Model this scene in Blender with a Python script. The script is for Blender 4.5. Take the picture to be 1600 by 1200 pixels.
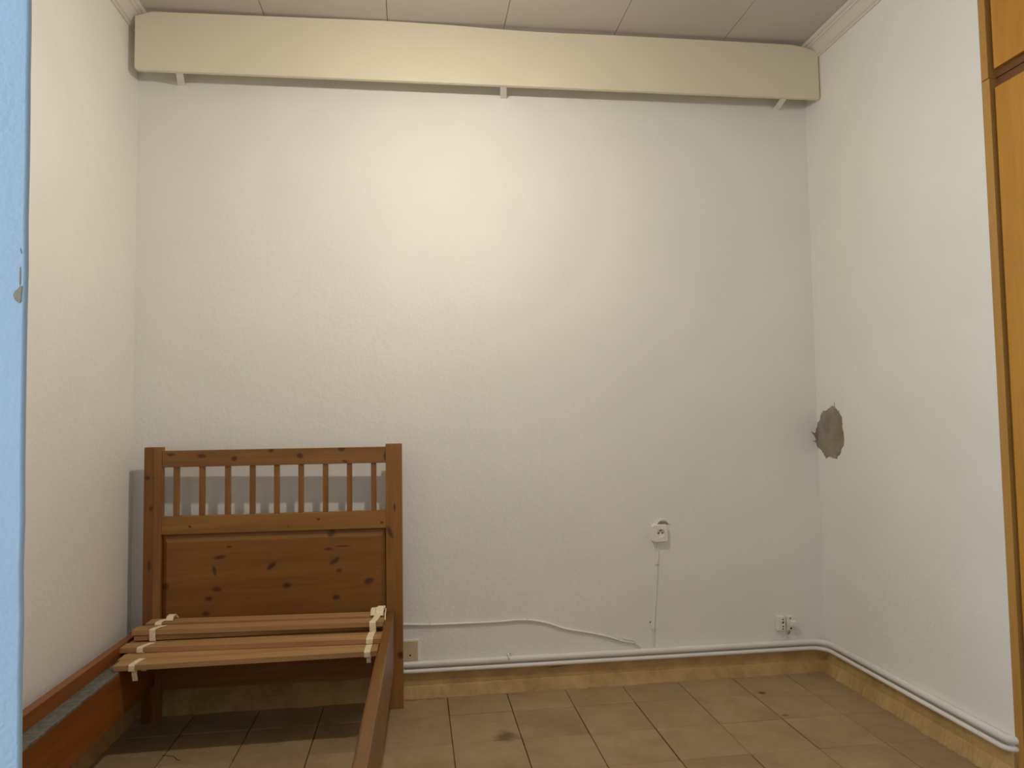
import bpy, bmesh, math, random
from mathutils import Vector, Matrix
random.seed(7)
C = bpy.context.scene.collection
for o in list(bpy.data.objects): bpy.data.objects.remove(o)

# ------------------------------------------------------------------ camera, light, exposure
def make_camera():
    F, YAW, PITCH, ROLL = 1107.09, 0.136070, 0.053063, -0.015047
    cy, sy, cp, sp, cr, sr = math.cos(YAW), math.sin(YAW), math.cos(PITCH), math.sin(PITCH), math.cos(ROLL), math.sin(ROLL)
    fwd = Vector((sy*cp, cy*cp, sp)); right = Vector((cy, -sy, 0)); up = right.cross(fwd)
    r2 = right*cr + up*sr; u2 = -right*sr + up*cr
    cd = bpy.data.cameras.new('camera'); cam = bpy.data.objects.new('camera', cd); C.objects.link(cam)
    cd.sensor_fit = 'HORIZONTAL'; cd.sensor_width = 36; cd.lens = 36*F/1600; cd.clip_start = .01
    m = Matrix((r2, u2, -fwd)).transposed().to_4x4(); m.translation = Vector((1.38247, -3.05851, 1.14058))
    cam.matrix_world = m
    bpy.context.scene.camera = cam
make_camera()
LAMP = Vector((1.52, -1.06, 2.455))
LAMP_STRENGTH = 1190.0
DAY_ENERGY = 62.0
w = bpy.data.worlds.new('sky'); bpy.context.scene.world = w; w.use_nodes = True
w.node_tree.nodes['Background'].inputs[0].default_value = (.55, .72, 1, 1)
w.node_tree.nodes['Background'].inputs[1].default_value = 1.0
def day_light():  # unseen area light at the added window, put in to brighten the blue corner
    ld = bpy.data.lights.new('added_daylight', 'AREA'); ld.shape = 'RECTANGLE'; ld.size = 1.1; ld.size_y = 1.4
    ld.energy = DAY_ENERGY; ld.color = (.74, .87, 1.0)
    o = bpy.data.objects.new('added_daylight', ld); C.objects.link(o)
    o.location = (-.95, -3.35, 1.65); o.rotation_euler = (0, math.radians(-90), 0)
day_light()
vs = bpy.context.scene.view_settings
vs.view_transform = 'Standard'; vs.look = 'None'; vs.gamma = 1; vs.use_curve_mapping = False; vs.exposure = 0.0
cyc = bpy.context.scene.cycles
cyc.max_bounces = 10; cyc.diffuse_bounces = 7

# ------------------------------------------------------------------ materials
def newmat(name):
    m = bpy.data.materials.new(name); m.use_nodes = True
    return m, m.node_tree.nodes, m.node_tree.links, m.node_tree.nodes['Principled BSDF']
def mth(N, L, op, a, b=None, c=None):
    n = N.new('ShaderNodeMath'); n.operation = op
    for i, v in enumerate((a, b, c)):
        if v is None: continue
        if isinstance(v, (int, float)): n.inputs[i].default_value = v
        else: L.new(v, n.inputs[i])
    return n.outputs[0]
def noise(N, L, vec, scale, detail=3, rough=.5, dist=0):
    n = N.new('ShaderNodeTexNoise'); n.inputs['Scale'].default_value = scale; n.inputs['Detail'].default_value = detail
    n.inputs['Roughness'].default_value = rough; n.inputs['Distortion'].default_value = dist
    L.new(vec, n.inputs['Vector']); return n.outputs['Fac']
def ramp(N, L, fac, pts):
    n = N.new('ShaderNodeValToRGB'); e = n.color_ramp.elements
    while len(e) < len(pts): e.new(.5)
    for k, (p, c) in enumerate(pts): e[k].position = p; e[k].color = (*c, 1)
    L.new(fac, n.inputs[0]); return n.outputs[0]
def mix(N, L, fac, a, b, mode='MIX'):
    n = N.new('ShaderNodeMix'); n.data_type = 'RGBA'; n.blend_type = mode
    for i, v in ((0, fac), (6, a), (7, b)):
        if isinstance(v, (int, float)): n.inputs[i].default_value = v
        elif isinstance(v, tuple): n.inputs[i].default_value = (*v, 1)
        else: L.new(v, n.inputs[i])
    return n.outputs[2]
def bump(N, L, B, h, strength, dist):
    n = N.new('ShaderNodeBump'); n.inputs['Strength'].default_value = strength; n.inputs['Distance'].default_value = dist
    L.new(h, n.inputs['Height']); L.new(n.outputs[0], B.inputs['Normal'])
def coords(N, L, kind='Object', rnd=False, scale=(1, 1, 1)):
    tc = N.new('ShaderNodeTexCoord'); mp = N.new('ShaderNodeMapping'); mp.inputs['Scale'].default_value = scale
    L.new(tc.outputs[kind], mp.inputs['Vector'])
    if rnd:
        oi = N.new('ShaderNodeObjectInfo'); mu = mth(N, L, 'MULTIPLY', oi.outputs['Random'], 37.0)
        cb = N.new('ShaderNodeCombineXYZ')
        for i in range(3): L.new(mu, cb.inputs[i])
        L.new(cb.outputs[0], mp.inputs['Location'])
    return mp.outputs[0]

def paint(name, col, rough=.75, fine=.5, coarse=.5, mott=.03, dist=.0016, scale=75, spec=.25):
    m, N, L, B = newmat(name); v = coords(N, L)
    n1 = noise(N, L, v, 1.6, 4, .6); lo = tuple(c*(1-mott) for c in col); hi = tuple(min(1, c*(1+mott)) for c in col)
    L.new(ramp(N, L, n1, [(.3, lo), (.7, hi)]), B.inputs['Base Color'])
    B.inputs['Roughness'].default_value = rough; B.inputs['Specular IOR Level'].default_value = spec
    a = noise(N, L, v, scale, 4, .55); b = noise(N, L, v, scale*.3, 3, .5); c = noise(N, L, v, 2.2, 2, .5)
    mask = mth(N, L, 'MULTIPLY_ADD', c, 1.3, .1)
    h = mth(N, L, 'MULTIPLY', mth(N, L, 'ADD', mth(N, L, 'MULTIPLY', a, fine), mth(N, L, 'MULTIPLY', b, coarse)), mask)
    bump(N, L, B, h, .68, dist*3); return m

def wood(name, light, dark, axis='x', knots=(), rough=.42, rnd=True, kcol=(.05, .018, .006), gs=1.0, coat=.15):
    """grain runs along axis; knots are (a, z, ra, rz, angle) in the object's own x/z coordinates"""
    m, N, L, B = newmat(name)
    st = {'x': (1.2, 16, 16), 'y': (16, 1.2, 16), 'z': (16, 16, 1.2)}[axis]
    v = coords(N, L, 'Object', rnd, tuple(s*gs for s in st))
    vr = coords(N, L, 'Object')
    g1 = noise(N, L, v, 1.4, 5, .6, .6); g2 = noise(N, L, v, 9, 3, .6)
    lg = noise(N, L, coords(N, L, 'Object', rnd), 3.2, 2, .5)
    f = mth(N, L, 'ADD', mth(N, L, 'MULTIPLY', g1, .6), mth(N, L, 'ADD', mth(N, L, 'MULTIPLY', g2, .2), mth(N, L, 'MULTIPLY', lg, .2)))
    col = ramp(N, L, f, [(.34, dark), (.5, tuple((a+b)/2 for a, b in zip(light, dark))), (.64, light)])
    if knots:
        sep = N.new('ShaderNodeSeparateXYZ'); wob = noise(N, L, vr, 30, 2)
        L.new(vr, sep.inputs[0]); tot = None
        for (kx, kz, ra, rz, ang) in knots:
            dx = mth(N, L, 'SUBTRACT', sep.outputs[0], kx); dz = mth(N, L, 'SUBTRACT', sep.outputs[2], kz)
            ca, sa = math.cos(ang), math.sin(ang)
            u = mth(N, L, 'ADD', mth(N, L, 'MULTIPLY', dx, ca/ra), mth(N, L, 'MULTIPLY', dz, sa/ra))
            q = mth(N, L, 'ADD', mth(N, L, 'MULTIPLY', dx, -sa/rz), mth(N, L, 'MULTIPLY', dz, ca/rz))
            d = mth(N, L, 'SQRT', mth(N, L, 'ADD', mth(N, L, 'MULTIPLY', u, u), mth(N, L, 'MULTIPLY', q, q)))
            d = mth(N, L, 'ADD', d, mth(N, L, 'MULTIPLY', mth(N, L, 'SUBTRACT', wob, .5), .9))
            k = N.new('ShaderNodeMapRange'); k.interpolation_type = 'SMOOTHSTEP'; L.new(d, k.inputs[0])
            k.inputs[1].default_value = .55; k.inputs[2].default_value = 1.5; k.inputs[3].default_value = 1; k.inputs[4].default_value = 0
            tot = k.outputs[0] if tot is None else mth(N, L, 'MAXIMUM', tot, k.outputs[0])
        col = mix(N, L, mth(N, L, 'MULTIPLY', tot, .8), col, kcol)
    L.new(col, B.inputs['Base Color']); B.inputs['Roughness'].default_value = rough
    B.inputs['Coat Weight'].default_value = coat; B.inputs['Coat Roughness'].default_value = .35
    B.inputs['Specular IOR Level'].default_value = .35
    bump(N, L, B, g2, .12, .0008); return m
def plain(name, col, rough=.5, spec=.3, metal=0, nz=.06, ns=25):
    m, N, L, B = newmat(name); v = coords(N, L)
    n = noise(N, L, v, ns, 3)
    L.new(ramp(N, L, n, [(.3, tuple(c*(1-nz) for c in col)), (.7, tuple(min(1, c*(1+nz)) for c in col))]), B.inputs['Base Color'])
    B.inputs['Roughness'].default_value = rough; B.inputs['Metallic'].default_value = metal; B.inputs['Specular IOR Level'].default_value = spec
    return m
M = {}
M['wall'] = paint('wall_plaster', (.835, .82, .785), coarse=.9)
M['blue'] = paint('blue_paint', (.43, .56, .69), mott=.05, coarse=.3, dist=.0008, scale=160)
M['ceiling'] = paint('ceiling_tile_paint', (.545, .505, .475), fine=.3, coarse=.2, dist=.0006, scale=140)
M['ceiling_gap'] = plain('ceiling_gap', (.16, .12, .09), .9)
M['cornice'] = paint('cornice_paint', (.72, .68, .63), fine=.2, coarse=.1, dist=.0005)
M['valance'] = paint('valance_paint', (.74, .685, .535), rough=.5, fine=.1, coarse=.1, mott=.03, dist=.0004)
M['pipe'] = paint('pipe_paint', (.79, .76, .72), rough=.45, fine=.2, coarse=.4, mott=.1, dist=.0006, spec=.4)
M['white'] = plain('white_plastic', (.83, .80, .73), .35, .45)
M['cream'] = plain('cream_plastic', (.62, .49, .31), .45, .4, nz=.12)
M['dark'] = plain('dark_hole', (.02, .015, .012), .8)
M['brass'] = plain('dull_brass', (.5, .36, .16), .4, .5, .6)
M['screw'] = plain('screw_metal', (.25, .2, .15), .45, .5, .7)
M['grime'] = plain('grime', (.16, .12, .09), .9)
M['metal'] = plain('grey_strip', (.17, .165, .145), .55, .4, .1, nz=.35, ns=60)
M['ribbon'] = plain('cotton_tape', (.86, .74, .52), .9, .1, nz=.1, ns=120)
def mat_repair():
    m, N, L, B = newmat('bare_cement'); v = coords(N, L)
    n = noise(N, L, v, 14, 4, .6)
    L.new(ramp(N, L, n, [(.3, (.22, .185, .14)), (.7, (.34, .295, .225))]), B.inputs['Base Color'])
    B.inputs['Roughness'].default_value = .9; bump(N, L, B, noise(N, L, v, 60, 4), .4, .003); return m
M['repair'] = mat_repair()
def mat_base():
    m, N, L, B = newmat('yellow_skirting_paint'); v = coords(N, L)
    n = noise(N, L, v, 9, 5, .65)
    c = ramp(N, L, n, [(.25, (.33, .205, .075)), (.5, (.47, .31, .115)), (.75, (.56, .395, .165))])
    L.new(c, B.inputs['Base Color']); B.inputs['Roughness'].default_value = .6
    bump(N, L, B, noise(N, L, v, 40, 4), .35, .002); return m
M['skirting'] = mat_base()
def mat_tile():
    m, N, L, B = newmat('clay_tile')
    v = coords(N, L, 'Object', True); p = N.new('ShaderNodeNewGeometry').outputs['Position']
    oi = N.new('ShaderNodeObjectInfo')
    a = noise(N, L, v, 5, 5, .65, .4); b = noise(N, L, v, 28, 3, .6)
    f = mth(N, L, 'ADD', mth(N, L, 'MULTIPLY', a, .75), mth(N, L, 'MULTIPLY', b, .25))
    col = ramp(N, L, f, [(.28, (.27, .18, .095)), (.5, (.345, .245, .135)), (.74, (.42, .31, .185))])
    hv = N.new('ShaderNodeHueSaturation'); L.new(col, hv.inputs['Color'])
    L.new(mth(N, L, 'MULTIPLY_ADD', oi.outputs['Random'], .12, .94), hv.inputs['Value'])
    col = hv.outputs[0]
    sep = N.new('ShaderNodeSeparateXYZ'); L.new(p, sep.inputs[0]); wob = noise(N, L, p, 25, 3)
    for (x, y, rx, ry, st) in SPOTS:
        dx = mth(N, L, 'MULTIPLY', mth(N, L, 'SUBTRACT', sep.outputs[0], x), 1/rx); dy = mth(N, L, 'MULTIPLY', mth(N, L, 'SUBTRACT', sep.outputs[1], y), 1/ry)
        d = mth(N, L, 'SQRT', mth(N, L, 'ADD', mth(N, L, 'MULTIPLY', dx, dx), mth(N, L, 'MULTIPLY', dy, dy)))
        d = mth(N, L, 'ADD', d, mth(N, L, 'MULTIPLY', mth(N, L, 'SUBTRACT', wob, .5), 1.4))
        k = N.new('ShaderNodeMapRange'); k.interpolation_type = 'SMOOTHSTEP'; L.new(d, k.inputs[0])
        k.inputs[1].default_value = .2; k.inputs[2].default_value = 1.2; k.inputs[3].default_value = st; k.inputs[4].default_value = 0
        col = mix(N, L, k.outputs[0], col, (.09, .055, .03))
    L.new(col, B.inputs['Base Color']); B.inputs['Roughness'].default_value = .62; B.inputs['Specular IOR Level'].default_value = .25
    bump(N, L, B, a, .25, .002); return m
SPOTS = [(1.70, -.44, .045, .05, .7), (2.80, -.215, .02, .02, .9), (2.78, -.44, .02, .012, .7)]
M['tile'] = mat_tile()
M['grout'] = plain('floor_joint', (.07, .042, .02), .95, .1, nz=.3)
PL, PD = (.31, .148, .042), (.185, .073, .016)
M['pine_x'] = wood('pine_rail', PL, PD, 'x')
M['pine_y'] = wood('pine_side_rail', (.24, .118, .036), (.155, .066, .014), 'y')
M['pine_left'] = wood('pine_side_rail_red', (.30, .10, .018), (.18, .052, .008), 'y')
M['pine_z'] = wood('pine_post', PL, PD, 'z')
M['slat'] = wood('raw_slat', (.50, .295, .13), (.37, .19, .072), 'x', rough=.6, coat=0)
M['oak_z'] = wood('wardrobe_veneer', (.58, .28, .042), (.46, .205, .022), 'z', rough=.45, gs=.8)
M['oak_edge'] = wood('wardrobe_edge', (.52, .28, .075), (.44, .22, .045), 'z', rough=.45)
M['oak_dark'] = wood('wardrobe_carcass', (.20, .085, .02), (.13, .05, .012), 'y', rough=.6)

# ------------------------------------------------------------------ mesh helpers
def box(bm, lo, hi, bev=0, mat=None):
    r = bmesh.ops.create_cube(bm, size=1); vs_ = r['verts']
    for v in vs_:
        v.co = Vector([(lo[i]+hi[i])/2 + v.co[i]*(hi[i]-lo[i]) for i in range(3)])
        if mat: v.co = mat @ v.co
    if bev:
        es = list({e for v in vs_ for e in v.link_edges})
        bmesh.ops.bevel(bm, geom=es, offset=bev, segments=2, affect='EDGES', profile=.6)
def obox(bm, a, b, width, thick, up=(0, 0, 1), bev=0):
    """slat: a,b = top front edge ends; width goes to +y, thickness down"""
    a, b = Vector(a), Vector(b); x = (b-a).normalized(); y = Vector(up).cross(x).normalized(); z = x.cross(y)
    mt = Matrix((x, y, z)).transposed().to_4x4(); mt.translation = a
    box(bm, (0, 0, -thick), ((b-a).length, width, 0), bev, mt)
def tube(bm, pts, r, seg=10, caps=True):
    pts = [Vector(p) for p in pts]; rings = []; n0 = None
    for i, p in enumerate(pts):
        t = (pts[min(i+1, len(pts)-1)] - pts[max(i-1, 0)]).normalized()
        if n0 is None: n0 = t.orthogonal().normalized()
        n0 = (n0 - t*n0.dot(t)).normalized(); b = t.cross(n0)
        rr = r[i] if isinstance(r, (list, tuple)) else r
        rings.append([bm.verts.new(p + (n0*math.cos(2*math.pi*k/seg) + b*math.sin(2*math.pi*k/seg))*rr) for k in range(seg)])
    for a, b in zip(rings, rings[1:]):
        for k in range(seg): bm.faces.new((a[k], a[(k+1) % seg], b[(k+1) % seg], b[k])).smooth = True
    if caps: bm.faces.new(rings[0][::-1]); bm.faces.new(rings[-1])
def extr(bm, poly, vec):
    """closed prism from a 3D polygon"""
    v = Vector(vec); a = [bm.verts.new(p) for p in poly]; b = [bm.verts.new(Vector(p)+v) for p in poly]
    bm.faces.new(a); bm.faces.new(b[::-1])
    for i in range(len(a)): bm.faces.new((a[i], a[i-1], b[i-1], b[i]))
def obj(name, bm, m, parent=None, loc=None, label=None):
    bmesh.ops.recalc_face_normals(bm, faces=bm.faces)
    me = bpy.data.meshes.new(name); bm.to_mesh(me); bm.free(); me.materials.append(m)
    o = bpy.data.objects.new(name, me); C.objects.link(o)
    if parent: o.parent = parent
    if loc: o.location = loc
    if label: o['label'] = label
    return o
def NB(): return bmesh.new()
def B1(name, lo, hi, m, parent=None, bev=0, label=None):
    bm = NB(); box(bm, lo, hi, bev); return obj(name, bm, m, parent, label=label)
def struct(o): o['kind'] = 'structure'; return o
def thing(name, label, cat, loc=(0, 0, 0), rotz=0, group=None):
    o = bpy.data.objects.new(name, None); C.objects.link(o); o.empty_display_size = .1
    o.location = loc; o.rotation_euler = (0, 0, rotz); tag(o, label, cat, group); return o
def tag(o, label, cat, group=None):
    o['label'] = label; o['category'] = cat
    if group: o['group'] = group
    return o

# ------------------------------------------------------------------ room shell
XL, XR, H = .249, 3.222, 2.83
WY = -1.030                                     # where the right wall gives way to the cupboards
struct(B1('wall_back', (XL-.15, 0, -.1), (XR+.15, .15, H+.2), M['wall']))
wl = struct(B1('wall_left', (XL-.15, -2.4, -.1), (XL, 0, H+.2), M['wall']))
wr = struct(B1('wall_right', (XR, WY, -.1), (XR+.15, 0, H+.2), M['wall']))
struct(B1('wall_niche', (XR+.62, -4.8, -.1), (XR+.77, WY, H+.2), M['wall']))
struct(B1('wall_niche_side', (XR+.15, WY, -.1), (XR+.62, WY+.1, H+.2), M['wall']))
# partition with a splayed, rounded blue corner the camera peeks past
def partition():
    bm = NB(); xe, y0 = .9812, -2.262
    prof = [(-1.0, y0), (xe-.0042, y0), (xe-.0024, y0+.0004), (xe-.0008, y0+.0015), (xe, y0+.0032), (xe-.10, y0+.12), (-1.0, y0+.12)]
    nz = 60; rows = []
    for k in range(nz+1):
        z = -.1 + (H+.3)*k/nz; j = random.uniform(-.0006, .0006)
        lean = -(z-1.187)*.0072                   # the corner leans very slightly
        rows.append([bm.verts.new((x + (j+lean if i in (1, 2, 3, 4, 5) else 0), y, z)) for i, (x, y) in enumerate(prof)])
    n = len(prof)
    for a, b in zip(rows, rows[1:]):
        for i in range(n):
            f = bm.faces.new((a[i], a[(i+1) % n], b[(i+1) % n], b[i])); f.smooth = i in (1, 2, 3)
    bm.faces.new(rows[0]); bm.faces.new(rows[-1][::-1])
    return struct(obj('wall_front', bm, M['blue']))
wf = partition()
bm = NB()
extr(bm, [(x+.0022, -2.2618, z) for x, z in ((.9655, 1.280), (.9670, 1.284), (.9700, 1.287), (.9725, 1.290), (.9740, 1.2895), (.9735, 1.283), (.9730, 1.273), (.9710, 1.272), (.9675, 1.275))], (0, -.0008, 0))
obj('plaster_chip', bm, M['repair'], wf, label='grey chip knocked out of the blue corner')
bm = NB()
extr(bm, [(x, -2.2618, z) for x, z in ((.9735, 1.310), (.9742, 1.310), (.9745, 1.294), (.9740, 1.290), (.9733, 1.294))], (0, -.0006, 0))
extr(bm, [(x, -2.2618, z) for x, z in ((.9735, 1.330), (.9740, 1.329), (.9750, 1.324), (.9744, 1.325))], (0, -.0006, 0))
obj('paint_crack', bm, M['screw'], wf, label='dark hairline crack along the blue corner')
# rear room behind the viewer, with an unseen window added to bring cool light
bm = NB()
box(bm, (-1.15, -4.65, -.1), (-1.0, -3.95, H+.2)); box(bm, (-1.15, -2.75, -.1), (-1.0, -2.142, H+.2))
box(bm, (-1.15, -3.95, -.1), (-1.0, -2.75, .9)); box(bm, (-1.15, -3.95, 2.4), (-1.0, -2.75, H+.2))
struct(obj('wall_rear_left', bm, M['wall']))
struct(B1('wall_rear', (-1.15, -4.8, -.1), (XR+.77, -4.65, H+.2), M['wall']))
win = struct(bpy.data.objects.new('added_window', None)); C.objects.link(win)
bm = NB()
for lo, hi in (((-1.1, -3.95, .9), (-1.04, -3.89, 2.4)), ((-1.1, -2.81, .9), (-1.04, -2.75, 2.4)), ((-1.1, -3.89, .9), (-1.04, -2.81, .96)), ((-1.1, -3.89, 2.34), (-1.04, -2.81, 2.4)), ((-1.1, -3.38, .96), (-1.04, -3.32, 2.34))): box(bm, lo, hi, .004)
obj('window_frame', bm, M['white'], win)
gm, GN, GL, GB = newmat('window_glass'); GB.inputs['Transmission Weight'].default_value = 1; GB.inputs['Roughness'].default_value = 0; GB.inputs['IOR'].default_value = 1.1
for y0, y1 in ((-3.89, -3.38), (-3.32, -2.81)): B1('pane', (-1.075, y0, .96), (-1.07, y1, 2.34), gm, win)

# floor: slab with joints, each clay tile its own piece
fl = struct(B1('floor', (-1.15, -4.8, -.12), (XR+.77, .0, -.004), M['grout']))
P, X0 = .2497, 1.505
ys = [0.0, -.2205] + [-.2205 - .2482*k for k in range(1, 24)]
shared = {}
def tile(x0, x1, ya, yb, gx=.0016, gy=.0010):
    wx, wy = round(x1-x0, 4), round(ya-yb, 4)
    if (wx, wy) not in shared:
        b = NB(); box(b, (-wx/2+gx, -wy/2+gy, -.012), (wx/2-gx, wy/2-gy, 0))
        es = [e for e in b.edges if all(v.co.z > -.001 for v in e.verts)]
        bmesh.ops.bevel(b, geom=es, offset=.0012, segments=1, affect='EDGES')
        bmesh.ops.recalc_face_normals(b, faces=b.faces)
        me = bpy.data.meshes.new('tile'); b.to_mesh(me); b.free(); me.materials.append(M['tile']); shared[(wx, wy)] = me
    o = bpy.data.objects.new('tile', shared[(wx, wy)]); C.objects.link(o); o.parent = fl
    o.location = ((x0+x1)/2 + random.uniform(-.0006, .0006), (ya+yb)/2, random.uniform(-.0011, 0))
    o.rotation_euler = (random.uniform(-.0025, .0025), random.uniform(-.0025, .0025), random.uniform(-.002, .002))
xs = [XL] + [X0+P*k for k in range(-4, 7)] + [XR]
xs[1:1] = []
for j in range(len(ys)-1):
    if ys[j] > -2.9:
        for i in range(len(xs)-1):
            tile(xs[i], xs[i+1], ys[j], max(ys[j+1], -6))
# a hairline crack in one tile between the rails
bm = NB(); cp = [(.500, -.385), (.520, -.392), (.545, -.402), (.560, -.425), (.575, -.437)]
for (xa, ya), (xb, yb) in zip(cp, cp[1:]):
    d = Vector((xb-xa, yb-ya, 0)).normalized(); n = Vector((-d.y, d.x, 0))*.0011
    extr(bm, [Vector((xa, ya, -.0005))-n, Vector((xb, yb, -.0005))-n, Vector((xb, yb, -.0005))+n, Vector((xa, ya, -.0005))+n], (0, 0, .0009))
obj('tile_crack', bm, M['grout'], fl, label='thin dark crack in a floor tile')

# ceiling: tilted a touch like the old room's, half-metre tiles with recessed joints
ce = struct(bpy.data.objects.new('ceiling', None)); C.objects.link(ce)
ZC0 = 2.822; ce.location = (XL, 0, ZC0); ce.rotation_euler = (0, -.009, 0)
bm = NB(); box(bm, (-1.45, -4.8, .006), (XR-XL+.8, .0, .1)); obj('ceiling_board', bm, M['ceiling_gap'], ce)
cx = [-.012] + [x-XL for x in (.778, 1.279, 1.774, 2.266, 2.772)] + [XR-XL+.002]
cy = [0, -.47, -.97, -1.47, -1.97, -2.26]
for i in range(len(cx)-1):
    for j in range(len(cy)-1):
        bm = NB(); box(bm, (cx[i]+.0013, cy[j+1]+.0013, 0), (cx[i+1]-.0013, cy[j]-.0013, .012)); o = obj('tile', bm, M['ceiling'], ce)
        o.location.z = random.uniform(-.0008, .0012)
bm = NB(); box(bm, (-1.45, -4.8, 0), (XR-XL+.8, -2.262, .006)); obj('ceiling_panel', bm, M['ceiling'], ce)

# cornices on both side walls
def cornice(name, xw, s, z, tilt=0):
    prof = [(0, -.062), (.006, -.064), (.009, -.058), (.007, -.053), (.014, -.050), (.020, -.040), (.030, -.026), (.038, -.018), (.046, -.016), (.048, -.010), (.058, -.009), (.064, -.004), (.066, .002), (0, .002)]
    bm = NB(); extr(bm, [(xw+s*a, -.02, z+b) for a, b in prof], (0, -2.22, 0))
    return struct(obj(name, bm, M['cornice']))
cornice('trim_1', XR, -1, 2.846); cornice('trim_2', XL, 1, 2.822)

# skirting: upright board plus sloping mortar foot
def skirting(name, a, b, inw, zt0=.098, zt1=.098):
    a, b, n = Vector(a), Vector(b), Vector(inw); bm = NB(); K = 140; rows = []; w2 = 0
    for k in range(K+1):
        t = k/K; p = a.lerp(b, t); zt = zt0+(zt1-zt0)*t; w1 = random.uniform(-.0015, .0015); w2 = .6*w2 + random.uniform(-.0035, .0035) + (.006 if random.random() < .03 else 0); w3 = random.uniform(-.001, .001)
        rows.append([bm.verts.new(p + n*d + Vector((0, 0, z))) for d, z in ((0, zt), (.014, zt), (.016, zt-.003), (.017+w3, .048+w1), (.020, .044+w1), (.036+w2, .001), (.036+w2, -.01), (0, -.01))])
    m_ = len(rows[0])
    for r, s in zip(rows, rows[1:]):
        for i in range(m_): bm.faces.new((r[i], r[(i+1) % m_], s[(i+1) % m_], s[i]))
    bm.faces.new(rows[0]); bm.faces.new(rows[-1][::-1])
    return struct(obj(name, bm, M['skirting']))
skirting('baseboard_back', (XL, 0, 0), (XR, 0, 0), (0, -1, 0), .103, .095)
skirting('baseboard_right', (XR, 0, 0), (XR, WY-.01, 0), (-1, 0, 0), .095, .095)
skirting('baseboard_left', (XL, 0, 0), (XL, -2.1, 0), (1, 0, 0), .095, .095)

bb = bpy.data.objects['baseboard_back']
bm = NB(); extr(bm, [(1.935, -.0165, .090), (1.958, -.0165, .0915), (2.012, -.0165, .0935), (1.985, -.0165, .090), (1.955, -.0165, .0885)], (0, -.0012, 0))
obj('scuff_mark', bm, M['grime'], bb, label='short dark scuff on the skirting')
bm = NB()
for x0, x1 in ((1.33, 1.40), (1.42, 1.455), (1.462, 1.49), (2.10, 2.13), (3.10, 3.16)):
    extr(bm, [(x0, -.037, .0), (x0+.004, -.043, .0), ((x0+x1)/2, -.047, .0), (x1-.003, -.041, .0), (x1, -.037, .0)], (0, 0, .0045))
o = obj('loose_mortar', bm, M['skirting'], bb); o['kind'] = 'stuff'

# ------------------------------------------------------------------ bare repair patch on the right wall
pts = [(-.006, 1.116), (-.018, 1.122), (-.027, 1.131), (-.030, 1.147), (-.038, 1.156), (-.046, 1.160), (-.055, 1.170), (-.066, 1.166), (-.074, 1.171), (-.080, 1.168), (-.093, 1.177), (-.108, 1.182), (-.125, 1.190), (-.136, 1.187), (-.140, 1.185), (-.1405, 1.206), (-.1425, 1.184), (-.146, 1.182), (-.160, 1.172), (-.166, 1.164), (-.176, 1.168), (-.174, 1.158), (-.183, 1.150), (-.193, 1.137), (-.193, 1.121), (-.196, 1.109), (-.192, 1.098), (-.195, 1.088), (-.199, 1.076), (-.201, 1.064), (-.203, 1.040), (-.198, 1.015), (-.189, 1.008), (-.178, 0.997), (-.174, .982), (-.165, 0.972), (-.150, .967), (-.145, .955), (-.128, 0.957), (-.110, .957), (-.098, .963), (-.079, 0.961), (-.070, .958), (-.062, .952), (-.056, .962), (-.048, 0.967), (-.044, .976), (-.036, .979), (-.030, .988), (-.018, .993), (-.011, 0.997), (-.0015, 0.998), (-.0015, 1.10)]
bm = NB(); extr(bm, [(XR+.0005, y, z) for y, z in pts], (-.0022, 0, 0))
obj('bare_plaster_patch', bm, M['repair'], wr, label='ragged grey bare plaster patch near the corner')
bm = NB(); px = [(XR-.001, 1.094), (3.213, 1.085), (3.214, 1.074), (3.206, 1.066), (3.196, 1.072), (3.190, 1.075), (3.196, 1.064), (3.204, 1.056), (3.208, 1.046), (3.212, 1.036), (3.206, 1.031), (3.190, 1.032), (3.206, 1.027), (3.213, 1.020), (3.216, 1.008), (XR-.001, 1.0)]
extr(bm, [(x, .0005, z) for x, z in px], (0, -.0018, 0))
obj('plaster_splinters', bm, M['repair'], wr)

# ------------------------------------------------------------------ pipes
def pipe(name, r, off, z0, z1, zr, label):
    t = []
    c = XR-off
    t += [(XL+.01, -off, z0), (1.3, -off, z0+(z1-z0)*.35), (2.2, -off-.0015, z0+(z1-z0)*.66), (c-.07, -off, z1)]
    for k in range(1, 8):
        a = math.pi/2*k/8; t.append((c-.07+.07*math.sin(a), -off-.07+.07*math.cos(a), z1))
    t += [(c, -off-.07, z1), (c, -.5, (z1+zr)/2)]
    ye = WY+.04; t.append((c, ye-.015, zr))
    for k in range(1, 7):
        a = math.pi/2*k/6; t.append((c+.03*(1-math.cos(a)), ye-.015-.03*math.sin(a)+.0, zr))
    t.append((XR+.015, ye-.045, zr))
    bm = NB(); tube(bm, t, r, 14); o = obj(name, bm, M['pipe']); return tag(o, label, 'pipe')
pu = pipe('heating_pipe', .0125, .014, .1385, .129, .128, 'thicker white painted pipe, upper of the two along the skirting')
pl = pipe('heating_pipe', .0085, .026, .1135, .1045, .102, 'thinner white painted pipe, lower of the two, just above the skirting')
bm = NB()
tube(bm, [(1.765, -.002, .150), (1.765, -.018, .157), (1.766, -.030, .148), (1.767, -.031, .136)], .0035, 8)
tube(bm, [(1.777, -.002, .152), (1.779, -.014, .158), (1.779, -.020, .157)], .0025, 8)
obj('pipe_clip', bm, M['pipe'], pu)

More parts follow.
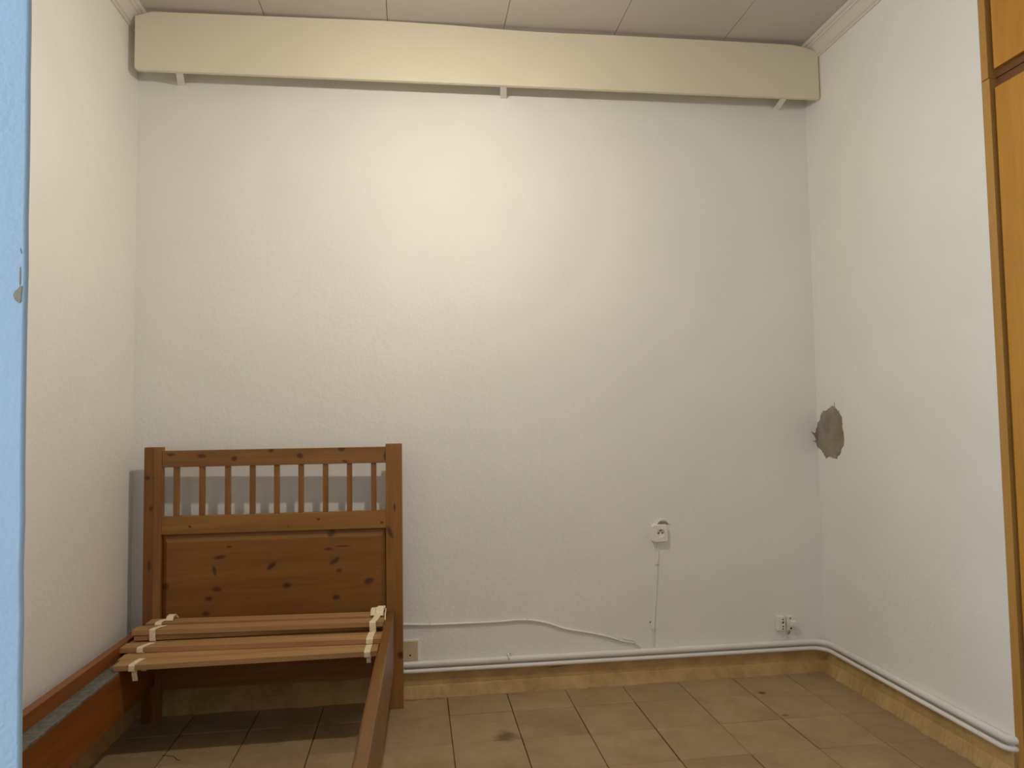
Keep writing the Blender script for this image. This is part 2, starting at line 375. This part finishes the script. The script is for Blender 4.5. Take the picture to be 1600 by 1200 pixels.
# ------------------------------------------------------------------ surface cables
def cable(pts2, r=.0042, off=-.0045):
    P3 = [Vector((x, off, z)) for x, z in pts2]; out = []
    for i in range(len(P3)-1):
        p0, p1, p2, p3 = P3[max(i-1, 0)], P3[i], P3[i+1], P3[min(i+2, len(P3)-1)]
        for k in range(5):
            t = k/5; out.append(.5*((2*p1)+(-p0+p2)*t+(2*p0-5*p1+4*p2-p3)*t*t+(-p0+3*p1-3*p2+p3)*t**3))
    out.append(P3[-1]); bm = NB(); tube(bm, out, r, 8); return bm
def clip(parent, x, z, s=1, horiz=True):
    bm = NB(); tube(bm, [(x, -.001, z+.006), (x, -.009, z+.005), (x+.001, -.0105, z), (x+.001, -.008, z-.005)] if horiz else [(x-.007, -.001, z), (x-.004, -.009, z), (x+.003, -.009, z), (x+.006, -.002, z)], .0028, 7)
    tube(bm, [(x, -.001, z+.008*s), (x, -.011, z+.008*s)], .0035, 8)
    obj('cable_clip', bm, M['pipe'], parent)
ca = obj('wall_cable', cable([(1.15, .303), (1.30, .300), (1.437, .292), (1.566, .290), (1.73, .289), (1.80, .292), (1.852, .290), (1.90, .282), (1.952, .268), (2.0, .249), (2.05, .236), (2.10, .226), (2.154, .214), (2.21, .198), (2.271, .177), (2.31, .170), (2.335, .160), (2.35, .147)], .0045, -.005), M['pipe'])
tag(ca, 'white painted cable rising and falling along the wall above the pipes', 'cable')
for x, z in ((1.437, .293), (1.852, .290), (2.154, .214), (2.253, .183)): clip(ca, x, z)
bm = cable([(2.27, .190), (2.29, .186), (2.315, .180), (2.325, .172), (2.318, .168)], .003, -.009)
obj('loose_wire', bm, M['pipe'], ca)
cb = obj('wall_cable', cable([(2.440, .592), (2.443, .56), (2.441, .53), (2.434, .48), (2.433, .44), (2.427, .37), (2.423, .33), (2.418, .27), (2.412, .235), (2.411, .20), (2.412, .147)], .0034, -.003), M['wall'])
tag(cb, 'thin painted cable dropping straight down from the round socket to the pipes', 'cable')
clip(cb, 2.436, .502, horiz=False); clip(cb, 2.412, .222, horiz=False)
bm = NB(); tube(bm, [(2.398, .0, .252), (2.398, -.004, .252)], .0035, 8); obj('nail', bm, M['screw'], cb)

# ------------------------------------------------------------------ sockets
def sq_plate(cx, cz, hw, hh, y, r, depth, seg=32, shift=(0, 0)):
    """square box front at y with a round recess"""
    bm = NB(); S, Cc, Dd = [], [], []
    for k in range(seg):
        a = 2*math.pi*(k+.5)/seg; c, s = math.cos(a), math.sin(a); q = 1/max(abs(c), abs(s))
        S.append((cx+hw*c*q, cz+hh*s*q)); Cc.append((cx+shift[0]+r*c, cz+shift[1]+r*s))
    back = [bm.verts.new((x, 0, z)) for x, z in S]
    e0 = [bm.verts.new((x, y+.004, z)) for x, z in S]
    e1 = [bm.verts.new((cx+(x-cx)*.94, y, cz+(z-cz)*.94)) for x, z in S]
    rim = [bm.verts.new((x, y, z)) for x, z in Cc]; rin = [bm.verts.new((x, y+depth, z)) for x, z in Cc]
    for A, B_ in ((back, e0), (e0, e1), (e1, rim), (rim, rin)):
        for k in range(seg): bm.faces.new((A[k], A[(k+1) % seg], B_[(k+1) % seg], B_[k]))
    bm.faces.new(rin); bm.faces.new(back[::-1]); return bm
so = thing('wall_socket', 'square white wall socket with round recess, under a chip in the plaster', 'socket', (2.448, 0, .6385))
obj('socket_box', sq_plate(0, 0, .0355, .0375, -.022, .0175, .010, shift=(.004, .001)), M['white'], so)
for dx in (-.0090, .0090):
    bm = NB(); tube(bm, [(dx+.004, -.0125, .0005), (dx+.004, -.0115, .0005)], .0033, 12); obj('contact_hole', bm, M['dark'], so)
bm = NB(); tube(bm, [(.0040, -.012, .0120), (.0040, -.021, .0120)], .0025, 10); obj('earth_pin', bm, M['screw'], so)
bm = NB(); extr(bm, [(2.438, .0005, .672), (2.446, .0005, .680), (2.452, .0005, .686), (2.462, .0005, .689), (2.470, .0005, .688), (2.478, .0005, .687), (2.486, .0005, .683), (2.494, .0005, .673)], (0, -.0018, 0))
obj('plaster_chip', bm, M['repair'], bpy.data.objects['wall_back'], label='small grey chip in the plaster above the square socket')
bm = NB(); extr(bm, [(2.420, 0, .675), (2.438, 0, .673), (2.452, 0, .689), (2.462, 0, .693), (2.482, 0, .691), (2.497, 0, .674), (2.503, 0, .676), (2.488, 0, .697), (2.465, 0, .702), (2.445, 0, .696)], (0, -.004, 0))
obj('plaster_bulge', bm, M['wall'], bpy.data.objects['wall_back'])

s2 = thing('telephone_socket', 'pair of small old white wall outlets with a plug, low beside the corner', 'socket', (3.03, 0, .217))
bm = NB(); box(bm, (-.046, -.026, -.031), (-.013, 0, .034), .003); obj('outlet_box', bm, M['white'], s2)
for dx, dz in ((-.024, .021), (-.0225, .0095), (-.0255, .006), (-.024, -.010), (-.0245, -.021)):
    bm = NB(); tube(bm, [(dx, -.0268, dz), (dx, -.0255, dz)], .0033, 10); obj('contact_hole', bm, M['dark'], s2)
bm = NB(); box(bm, (.001, -.013, -.034), (.033, 0, .031), .003); obj('outlet_box', bm, M['white'], s2)
bm = NB(); box(bm, (.014, -.030, -.013), (.040, -.013, .012), .005); obj('plug', bm, M['white'], s2)
bm = NB(); tube(bm, [(.018, -.0145, .020), (.018, -.012, .020)], .0038, 10); obj('contact_hole', bm, M['screw'], s2)
bm = NB(); tube(bm, [(.020, -.0145, -.024), (.020, -.012, -.024)], .004, 10); obj('contact_hole', bm, M['dark'], s2)
bm = NB(); tube(bm, [(.014, -.006, -.033), (.015, -.008, -.041), (.0125, -.005, -.049), (.013, -.002, -.052)], .0032, 8); obj('wire_stub', bm, M['brass'], s2)
bm = NB(); tube(bm, [(.013, -.003, -.050), (.013, -.0025, -.070)], .0025, 8); obj('painted_wire', bm, M['wall'], s2)

bp = thing('blanking_plate', 'square beige cover plate low on the wall behind the bed post', 'cover plate', (1.337, 0, .190))
bm = NB(); box(bm, (-.048, -.008, -.041), (.048, 0, .039), .002); obj('plate', bm, M['cream'], bp)
bm = NB(); tube(bm, [(.0165, -.0090, -.019), (.0165, -.007, -.019)], .0035, 12); obj('screw_hole', bm, M['dark'], bp)
bm = NB(); box(bm, (-.054, -.005, -.044), (.054, 0, .045), .002); obj('paint_rim', bm, M['wall'], bp)

# ------------------------------------------------------------------ pelmet board under the ceiling
va = thing('pelmet_board', 'long cream board across the top of the back wall on brackets', 'pelmet', (XL, 0, 2.57))
def pelmet():
    bm = NB(); n = 48; x0, x1 = .0345, 2.9655; rows = []
    zb = lambda x: -.005 + .0205*x/2.97
    top = [(0, .190), (.035, .215), (.09, .236), (.5, .245), (1.03, .257), (1.3, .2555), (1.527, .2495), (1.7, .2485), (2.02, .254), (2.5, .2585), (2.88, .2605), (2.93, .240), (2.97, .232)]
    def zt(x):
        for (a, u), (b, v) in zip(top, top[1:]):
            if a <= x <= b: return u+(v-u)*(x-a)/(b-a)
        return top[-1][1]
    for x, r in [(x0, .010), (x0+.002, .005), (x0+.005, .002), (x0+.010, 0)] + [(x0+(x1-x0)*k/n, 0) for k in range(1, n+1)]:
        b, t = zb(x)+r, zt(x)
        rows.append([bm.verts.new((x, y, z)) for y, z in ((-.130, b+.002), (-.128, b), (-.112, b), (-.110, b+.002), (-.110, t), (-.130, t))])
    for r, s in zip(rows, rows[1:]):
        for i in range(6): bm.faces.new((r[i], r[(i+1) % 6], s[(i+1) % 6], s[i]))
    bm.faces.new(rows[0]); bm.faces.new(rows[-1][::-1]); return bm
obj('board', pelmet(), M['valance'], va)
for xa, xb in ((.199, .172), (1.519, 1.533), (2.802, 2.826)):
    bm = NB(); zb = -.005+.0205*xa/2.97
    extr(bm, [(xa-.014, -.112, zb+.006), (xa+.014, -.112, zb+.006), (xb+.014, 0, zb+.006), (xb-.014, 0, zb+.006)], (0, 0, -.004))
    obj('bracket', bm, M['wall'], va)

# ------------------------------------------------------------------ fitted cupboards in the niche on the right
FX = 3.222; U0, U1 = 2.222, 2.80
def cupboard(name, label, z0, z1, mid, stw):
    t = thing(name, label, 'cupboard', (FX, WY, z0)); h = z1-z0
    B1('side_panel', (.0, -stw, 0), (.55, 0, h), M['oak_edge'], t, .001)
    B1('side_panel', (.0, -1.14, 0), (.55, -1.115, h), M['oak_edge'], t, .001)
    B1('back_panel', (.54, -1.115, .0), (.55, -stw, h), M['oak_dark'], t)
    B1('bottom_panel', (.026, -1.115, 0), (.54, -stw, .035 if mid else .06), M['oak_dark'], t)
    B1('top_panel', (.026, -1.115, h-.030), (.54, -stw, h), M['oak_dark'], t)
    B1('frame_stile', (.026, -stw-.03, .03), (.05, -stw, h-.03), M['oak_dark'], t)
    for a, b in ((-.575, -.0405), (-1.111, -.579)):
        dz0, dz1 = (.024, h-.012) if mid else (.06, h-.035)
        d = B1('door', (.010, a, dz0), (.028, b, dz1), M['oak_z'], t, .0012)
        hy = a+.05 if b > -.3 else b-.05; hz = dz0+.06 if mid else 1.05
        bm = NB(); tube(bm, [(.010, hy, hz), (-.004, hy, hz)], .004, 8); tube(bm, [(-.003, hy, hz-.0), (-.008, hy, hz), (-.014, hy, hz)], [.006, .013, .010], 14)
        obj('knob', bm, M['brass'], d)
    return t
cupboard('wardrobe', 'tall fitted wood-veneer wardrobe at the right edge', 0.0, U0, False, .031)
cupboard('overhead_cupboard', 'upper wood-veneer cupboard on top of the wardrobe', U0+.003, U1, True, .0275)
struct(B1('wall_above_cupboards', (XR, -2.2, U1+.003), (XR+.62, WY, H+.2), M['wall']))
struct(B1('wall_right_front', (XR, -4.8, -.1), (XR+.62, WY-1.145, H+.2), M['wall']))

# ------------------------------------------------------------------ bed frame
BX, BY, BR = .3285, -.102, -.0165
bed = thing('bed_frame', 'single pine bed frame with spindle headboard in the left corner', 'bed', (BX, BY, 0), BR)
HB = .998
lx = lambda x: x-BX
def knots(lst, r=(.013, .009)): return [(lx(x)-.0, z, a, b, g) for (x, z, a, b, g) in lst]
M['k_top'] = wood('pine_top_rail', PL, PD, 'x', knots([(.428, 1.031, .014, .006, 0), (.542, 1.023, .014, .007, 0), (.667, 1.010, .010, .009, .3), (.809, 1.040, .011, .008, 0), (.922, 1.016, .011, .009, 0), (1.085, 1.040, .013, .008, 0), (1.098, .990, .010, .005, -.4), (1.258, 1.008, .006, .016, 0)]), rnd=False)
M['k_mid'] = wood('pine_middle_rail', (.36, .175, .045), (.24, .10, .020), 'x', knots([(.501, .747, .007, .004, -.5), (.876, .736, .004, .003, 0), (.994, .761, .006, .004, 0), (1.245, .740, .007, .004, 0)]), rnd=False)
KP = [(.41, .516, .014, .012, 0), (.602, .499, .017, .009, 0), (.572, .463, .014, .009, 0), (.612, .622, .022, .007, .12), (.65, .663, .011, .005, 0), (.811, .582, .020, .009, .75), (.87, .502, .016, .011, .3), (1.056, .592, .021, .009, .6), (1.193, .507, .019, .012, .3), (1.061, .447, .013, .009, 0), (1.074, .553, .012, .007, 0), (1.044, .703, .016, .012, .6), (.562, .406, .013, .009, 0), (.593, .570, .006, .018, .2), (1.03, .640, .018, .005, 0), (1.09, .650, .03, .003, 0)]
M['k_panel'] = wood('pine_panel', (.28, .120, .024), (.175, .065, .010), 'x', knots(KP), rnd=False, gs=.7)
M['k_pl'] = wood('pine_left_post', (.25, .105, .028), (.17, .064, .014), 'z', knots([(.342, .942, .009, .007, 0), (.366, .942, .005, .007, 0), (.356, .822, .007, .011, 0), (.352, .60, .006, .02, 0)]), rnd=False)
M['k_pr'] = wood('pine_right_post', (.32, .15, .036), (.22, .092, .018), 'z', knots([(1.277, .700, .009, .022, .4), (1.318, .209, .012, .013, 0), (1.296, .80, .004, .016, 0)]), rnd=False)
B1('post', (0, 0, 0), (.035, .036, 1.061), M['k_pl'], bed, .0015)
B1('post', (.0352, .0005, 0), (.0655, .036, 1.061), M['pine_z'], bed, .0015, label='lighter inner half of the left post')
B1('post', (HB-.0655, 0, 0), (HB, .036, 1.058), M['k_pr'], bed, .0015)
a, b = .0655, HB-.0655
B1('top_rail', (a, .005, .981), (b, .030, 1.046), M['k_top'], bed, .0015)
B1('middle_rail', (a, .003, .7185), (b, .031, .7885), M['k_mid'], bed, .0015)
B1('lower_rail', (a, .003, .124), (b, .031, .235), M['pine_x'], bed, .0015)
for x in (.445, .542, .640, .735, .829, .924, 1.020, 1.115, 1.212):
    u = x-BX
    B1('spindle', (u-.0105, .010, .7885), (u+.0105, .027, .981), M['pine_z'], bed, .002)
# fielded panel
bm = NB(); z0, z1 = .235, .7183; g = .020
def rect(x0, x1, za, zb, y): return [bm.verts.new(p) for p in ((x0, y, za), (x1, y, za), (x1, y, zb), (x0, y, zb))]
R0 = rect(a, b, z0, z1, .026); R1 = rect(a+.002, b-.002, z0+.002, z1-.002, .0185); R2 = rect(a+g, b-g, z0+g+.012, z1-g-.012, .009); Rb = R0
for A_, B_ in ((R0, R1), (R1, R2)):
    for k in range(4): bm.faces.new((A_[k], A_[(k+1) % 4], B_[(k+1) % 4], B_[k]))
bm.faces.new(R2); bm.faces.new(R0[::-1]); obj('panel', bm, M['k_panel'], bed)
# side rails
rl = B1('side_rail', (-.030, -2.0, .150), (.0, .0, .356), M['pine_left'], bed, .002, label='reddish side rail against the left wall')
lg = B1('ledge', (.0005, -1.98, .150), (.0545, -.02, .304), M['pine_left'], rl, .0015)
B1('ledge_strip', (.0005, -1.98, .3042), (.0545, -.02, .3105), M['metal'], rl, label='worn grey strip along the ledge')
rr = B1('side_rail', (HB-.0655, -2.0, .175), (HB-.0335, -.0005, .383), M['pine_y'], bed, .003)
B1('ledge', (HB-.0855, -1.98, .225), (HB-.066, -.02, .3105), M['pine_y'], rr, .0015)
for x in (-.030, HB-.0655): B1('post', (x, -2.036, 0), (x+.0655, -2.0005, .40), M['pine_z'], bed, .0015)
B1('foot_rail', (.036, -2.031, .155), (HB-.066, -2.006, .36), M['pine_x'], bed, .0015)

# ------------------------------------------------------------------ folded slatted base with its cotton tapes
sb = thing('slatted_bed_base', 'folded bundle of pale wooden bed slats joined by white tape, lying on the side rails', 'bed slats', (.80, -.28, .311))
off = Vector((.80, -.28, .311))
SL = [  # (left front top, right front top, width)
    ((.357, -.440, .330), (1.242, -.437, .330), .064), ((.345, -.372, .330), (1.243, -.369, .330), .064), ((.350, -.304, .330), (1.243, -.300, .330), .064), ((.350, -.236, .330), (1.241, -.232, .330), .064), ((.352, -.168, .330), (1.243, -.164, .330), .062),
    ((.320, -.300, .3495), (1.253, -.358, .3495), .058), ((.332, -.238, .3495), (1.254, -.297, .3495), .058), ((.350, -.172, .3495), (1.249, -.200, .3495), .058),
    ((.348, -.236, .3725), (1.253, -.240, .3685), .060), ((.352, -.168, .3730), (1.252, -.166, .3685), .060),
    ((.340, -.238, .3930), (1.257, -.278, .3885), .062), ((.362, -.163, .3965), (1.255, -.193, .3895), .064)]
for a_, b_, wd in SL:
    bm = NB(); obox(bm, Vector(a_)-off, Vector(b_)-off, wd, .0185, bev=.0012); obj('slat', bm, M['slat'], sb)
def tape(parent, pts, width, axis=(1, 0, 0)):
    """thin woven strip following points, width along x"""
    bm = NB(); ax = Vector(axis)*width/2; th = .0012; up = []
    pts = [Vector(p)-off for p in pts]; rows = []
    for i, p in enumerate(pts):
        t = (pts[min(i+1, len(pts)-1)]-pts[max(i-1, 0)]).normalized(); n = t.cross(Vector(axis)).normalized()*th
        j = Vector((random.uniform(-.0012, .0012), 0, 0))
        rows.append([bm.verts.new(q+j) for q in (p-ax-n, p+ax-n, p+ax+n, p-ax+n)])
    for r, s in zip(rows, rows[1:]):
        for k in range(4): bm.faces.new((r[k], r[(k+1) % 4], s[(k+1) % 4], s[k]))
    bm.faces.new(rows[0]); bm.faces.new(rows[-1][::-1]); return obj('tape', bm, M['ribbon'], parent)
e = .0014
# left tape
tape(sb, [(.428, -.376, .330+e), (.424, -.40, .331+e), (.418, -.438, .330+e), (.417, -.442, .328), (.417, -.4425, .312), (.418, -.438, .309)], .019)
tape(sb, [(.422, -.430, .3095), (.424, -.4335, .300), (.426, -.432, .288), (.425, -.429, .274)], .017)
tape(sb, [(.446, -.418, .3095), (.447, -.420, .305), (.449, -.414, .301)], .016)
tape(sb, [(.420, -.258, .3495+e), (.408, -.285, .351+e), (.397, -.305, .3495+e), (.396, -.3105, .348), (.396, -.3120, .334), (.399, -.309, .331+e)], .020)
tape(sb, [(.442, -.200, .394+e), (.426, -.225, .395+e), (.416, -.2405, .3935+e), (.415, -.2440, .392), (.415, -.2445, .374), (.415, -.243, .354), (.416, -.241, .351)], .021)
tape(sb, [(.425, -.120, .397+e), (.418, -.140, .401), (.410, -.160, .399), (.408, -.1665, .392), (.409, -.168, .385)], .024)
tape(sb, [(.452, -.105, .399), (.446, -.118, .415), (.443, -.135, .411), (.442, -.148, .399)], .026)
# right tape
R_ = 1.205
tape(sb, [(R_+.003, -.365, .330+e), (R_+.002, -.40, .332+e), (R_, -.437, .330+e), (R_, -.4405, .328), (R_, -.4410, .312), (R_+.004, -.437, .309)], .022)
tape(sb, [(R_+.006, -.435, .3095), (R_+.007, -.438, .301), (R_+.006, -.436, .290)], .015)
tape(sb, [(R_+.014, -.235, .3495+e), (R_+.008, -.30, .351+e), (R_+.004, -.352, .3495+e), (R_+.003, -.3585, .348), (R_+.003, -.3605, .334), (R_+.003, -.356, .331+e)], .024)
tape(sb, [(R_+.030, -.175, .3895+e), (R_+.026, -.21, .393+e), (R_+.018, -.25, .3905+e), (R_+.012, -.277, .389+e), (R_+.011, -.282, .387), (R_+.011, -.284, .370), (R_+.012, -.282, .352)], .024)
tape(sb, [(R_+.040, -.125, .392), (R_+.038, -.135, .412), (R_+.036, -.150, .404), (R_+.034, -.165, .416), (R_+.032, -.185, .402), (R_+.031, -.200, .391)], .030)
tape(sb, [(R_+.012, -.150, .391), (R_+.010, -.160, .413), (R_+.008, -.178, .411), (R_+.007, -.196, .392)], .018)
tape(sb, [(1.2585, -.13, .400), (1.260, -.16, .400), (1.2605, -.20, .392), (1.2600, -.235, .380), (1.259, -.262, .366), (1.2585, -.28, .352)], .004)

# ------------------------------------------------------------------ pendant lamp above the frame
lp = thing('pendant_lamp', 'bare bulb hanging from the ceiling on a cord, above the middle of the room', 'lamp', tuple(LAMP))
zc = 2.83-LAMP.z
bm = NB(); tube(bm, [(0, 0, .10), (0, 0, zc)], .003, 8); obj('cord', bm, M['white'], lp)
bm = NB(); tube(bm, [(0, 0, zc+.004), (0, 0, zc-.02), (0, 0, zc-.03)], [.04, .038, .012], 20); obj('ceiling_rose', bm, M['white'], lp)
bm = NB(); tube(bm, [(0, 0, .055), (0, 0, .105), (0, 0, .115)], [.019, .019, .008], 16); obj('lamp_holder', bm, M['white'], lp)
bm = NB(); tube(bm, [(0, 0, .0005), (0, 0, .02), (0, 0, .055)], [.0325, .029, .015], 20); obj('bulb_base', bm, M['white'], lp)
lm, LN, LL, LB = newmat('lit_bulb'); LB.inputs['Emission Color'].default_value = (1, .92, .775, 1); LB.inputs['Emission Strength'].default_value = LAMP_STRENGTH
LB.inputs['Base Color'].default_value = (.8, .8, .8, 1)
bm = NB(); rr_ = [(.033*math.cos(a*math.pi/16), -.033*math.sin(a*math.pi/16)) for a in range(0, 8)] + [(.002, -.033)]
tube(bm, [(0, 0, z) for _, z in rr_], [r for r, _ in rr_], 20); obj('bulb', bm, lm, lp)
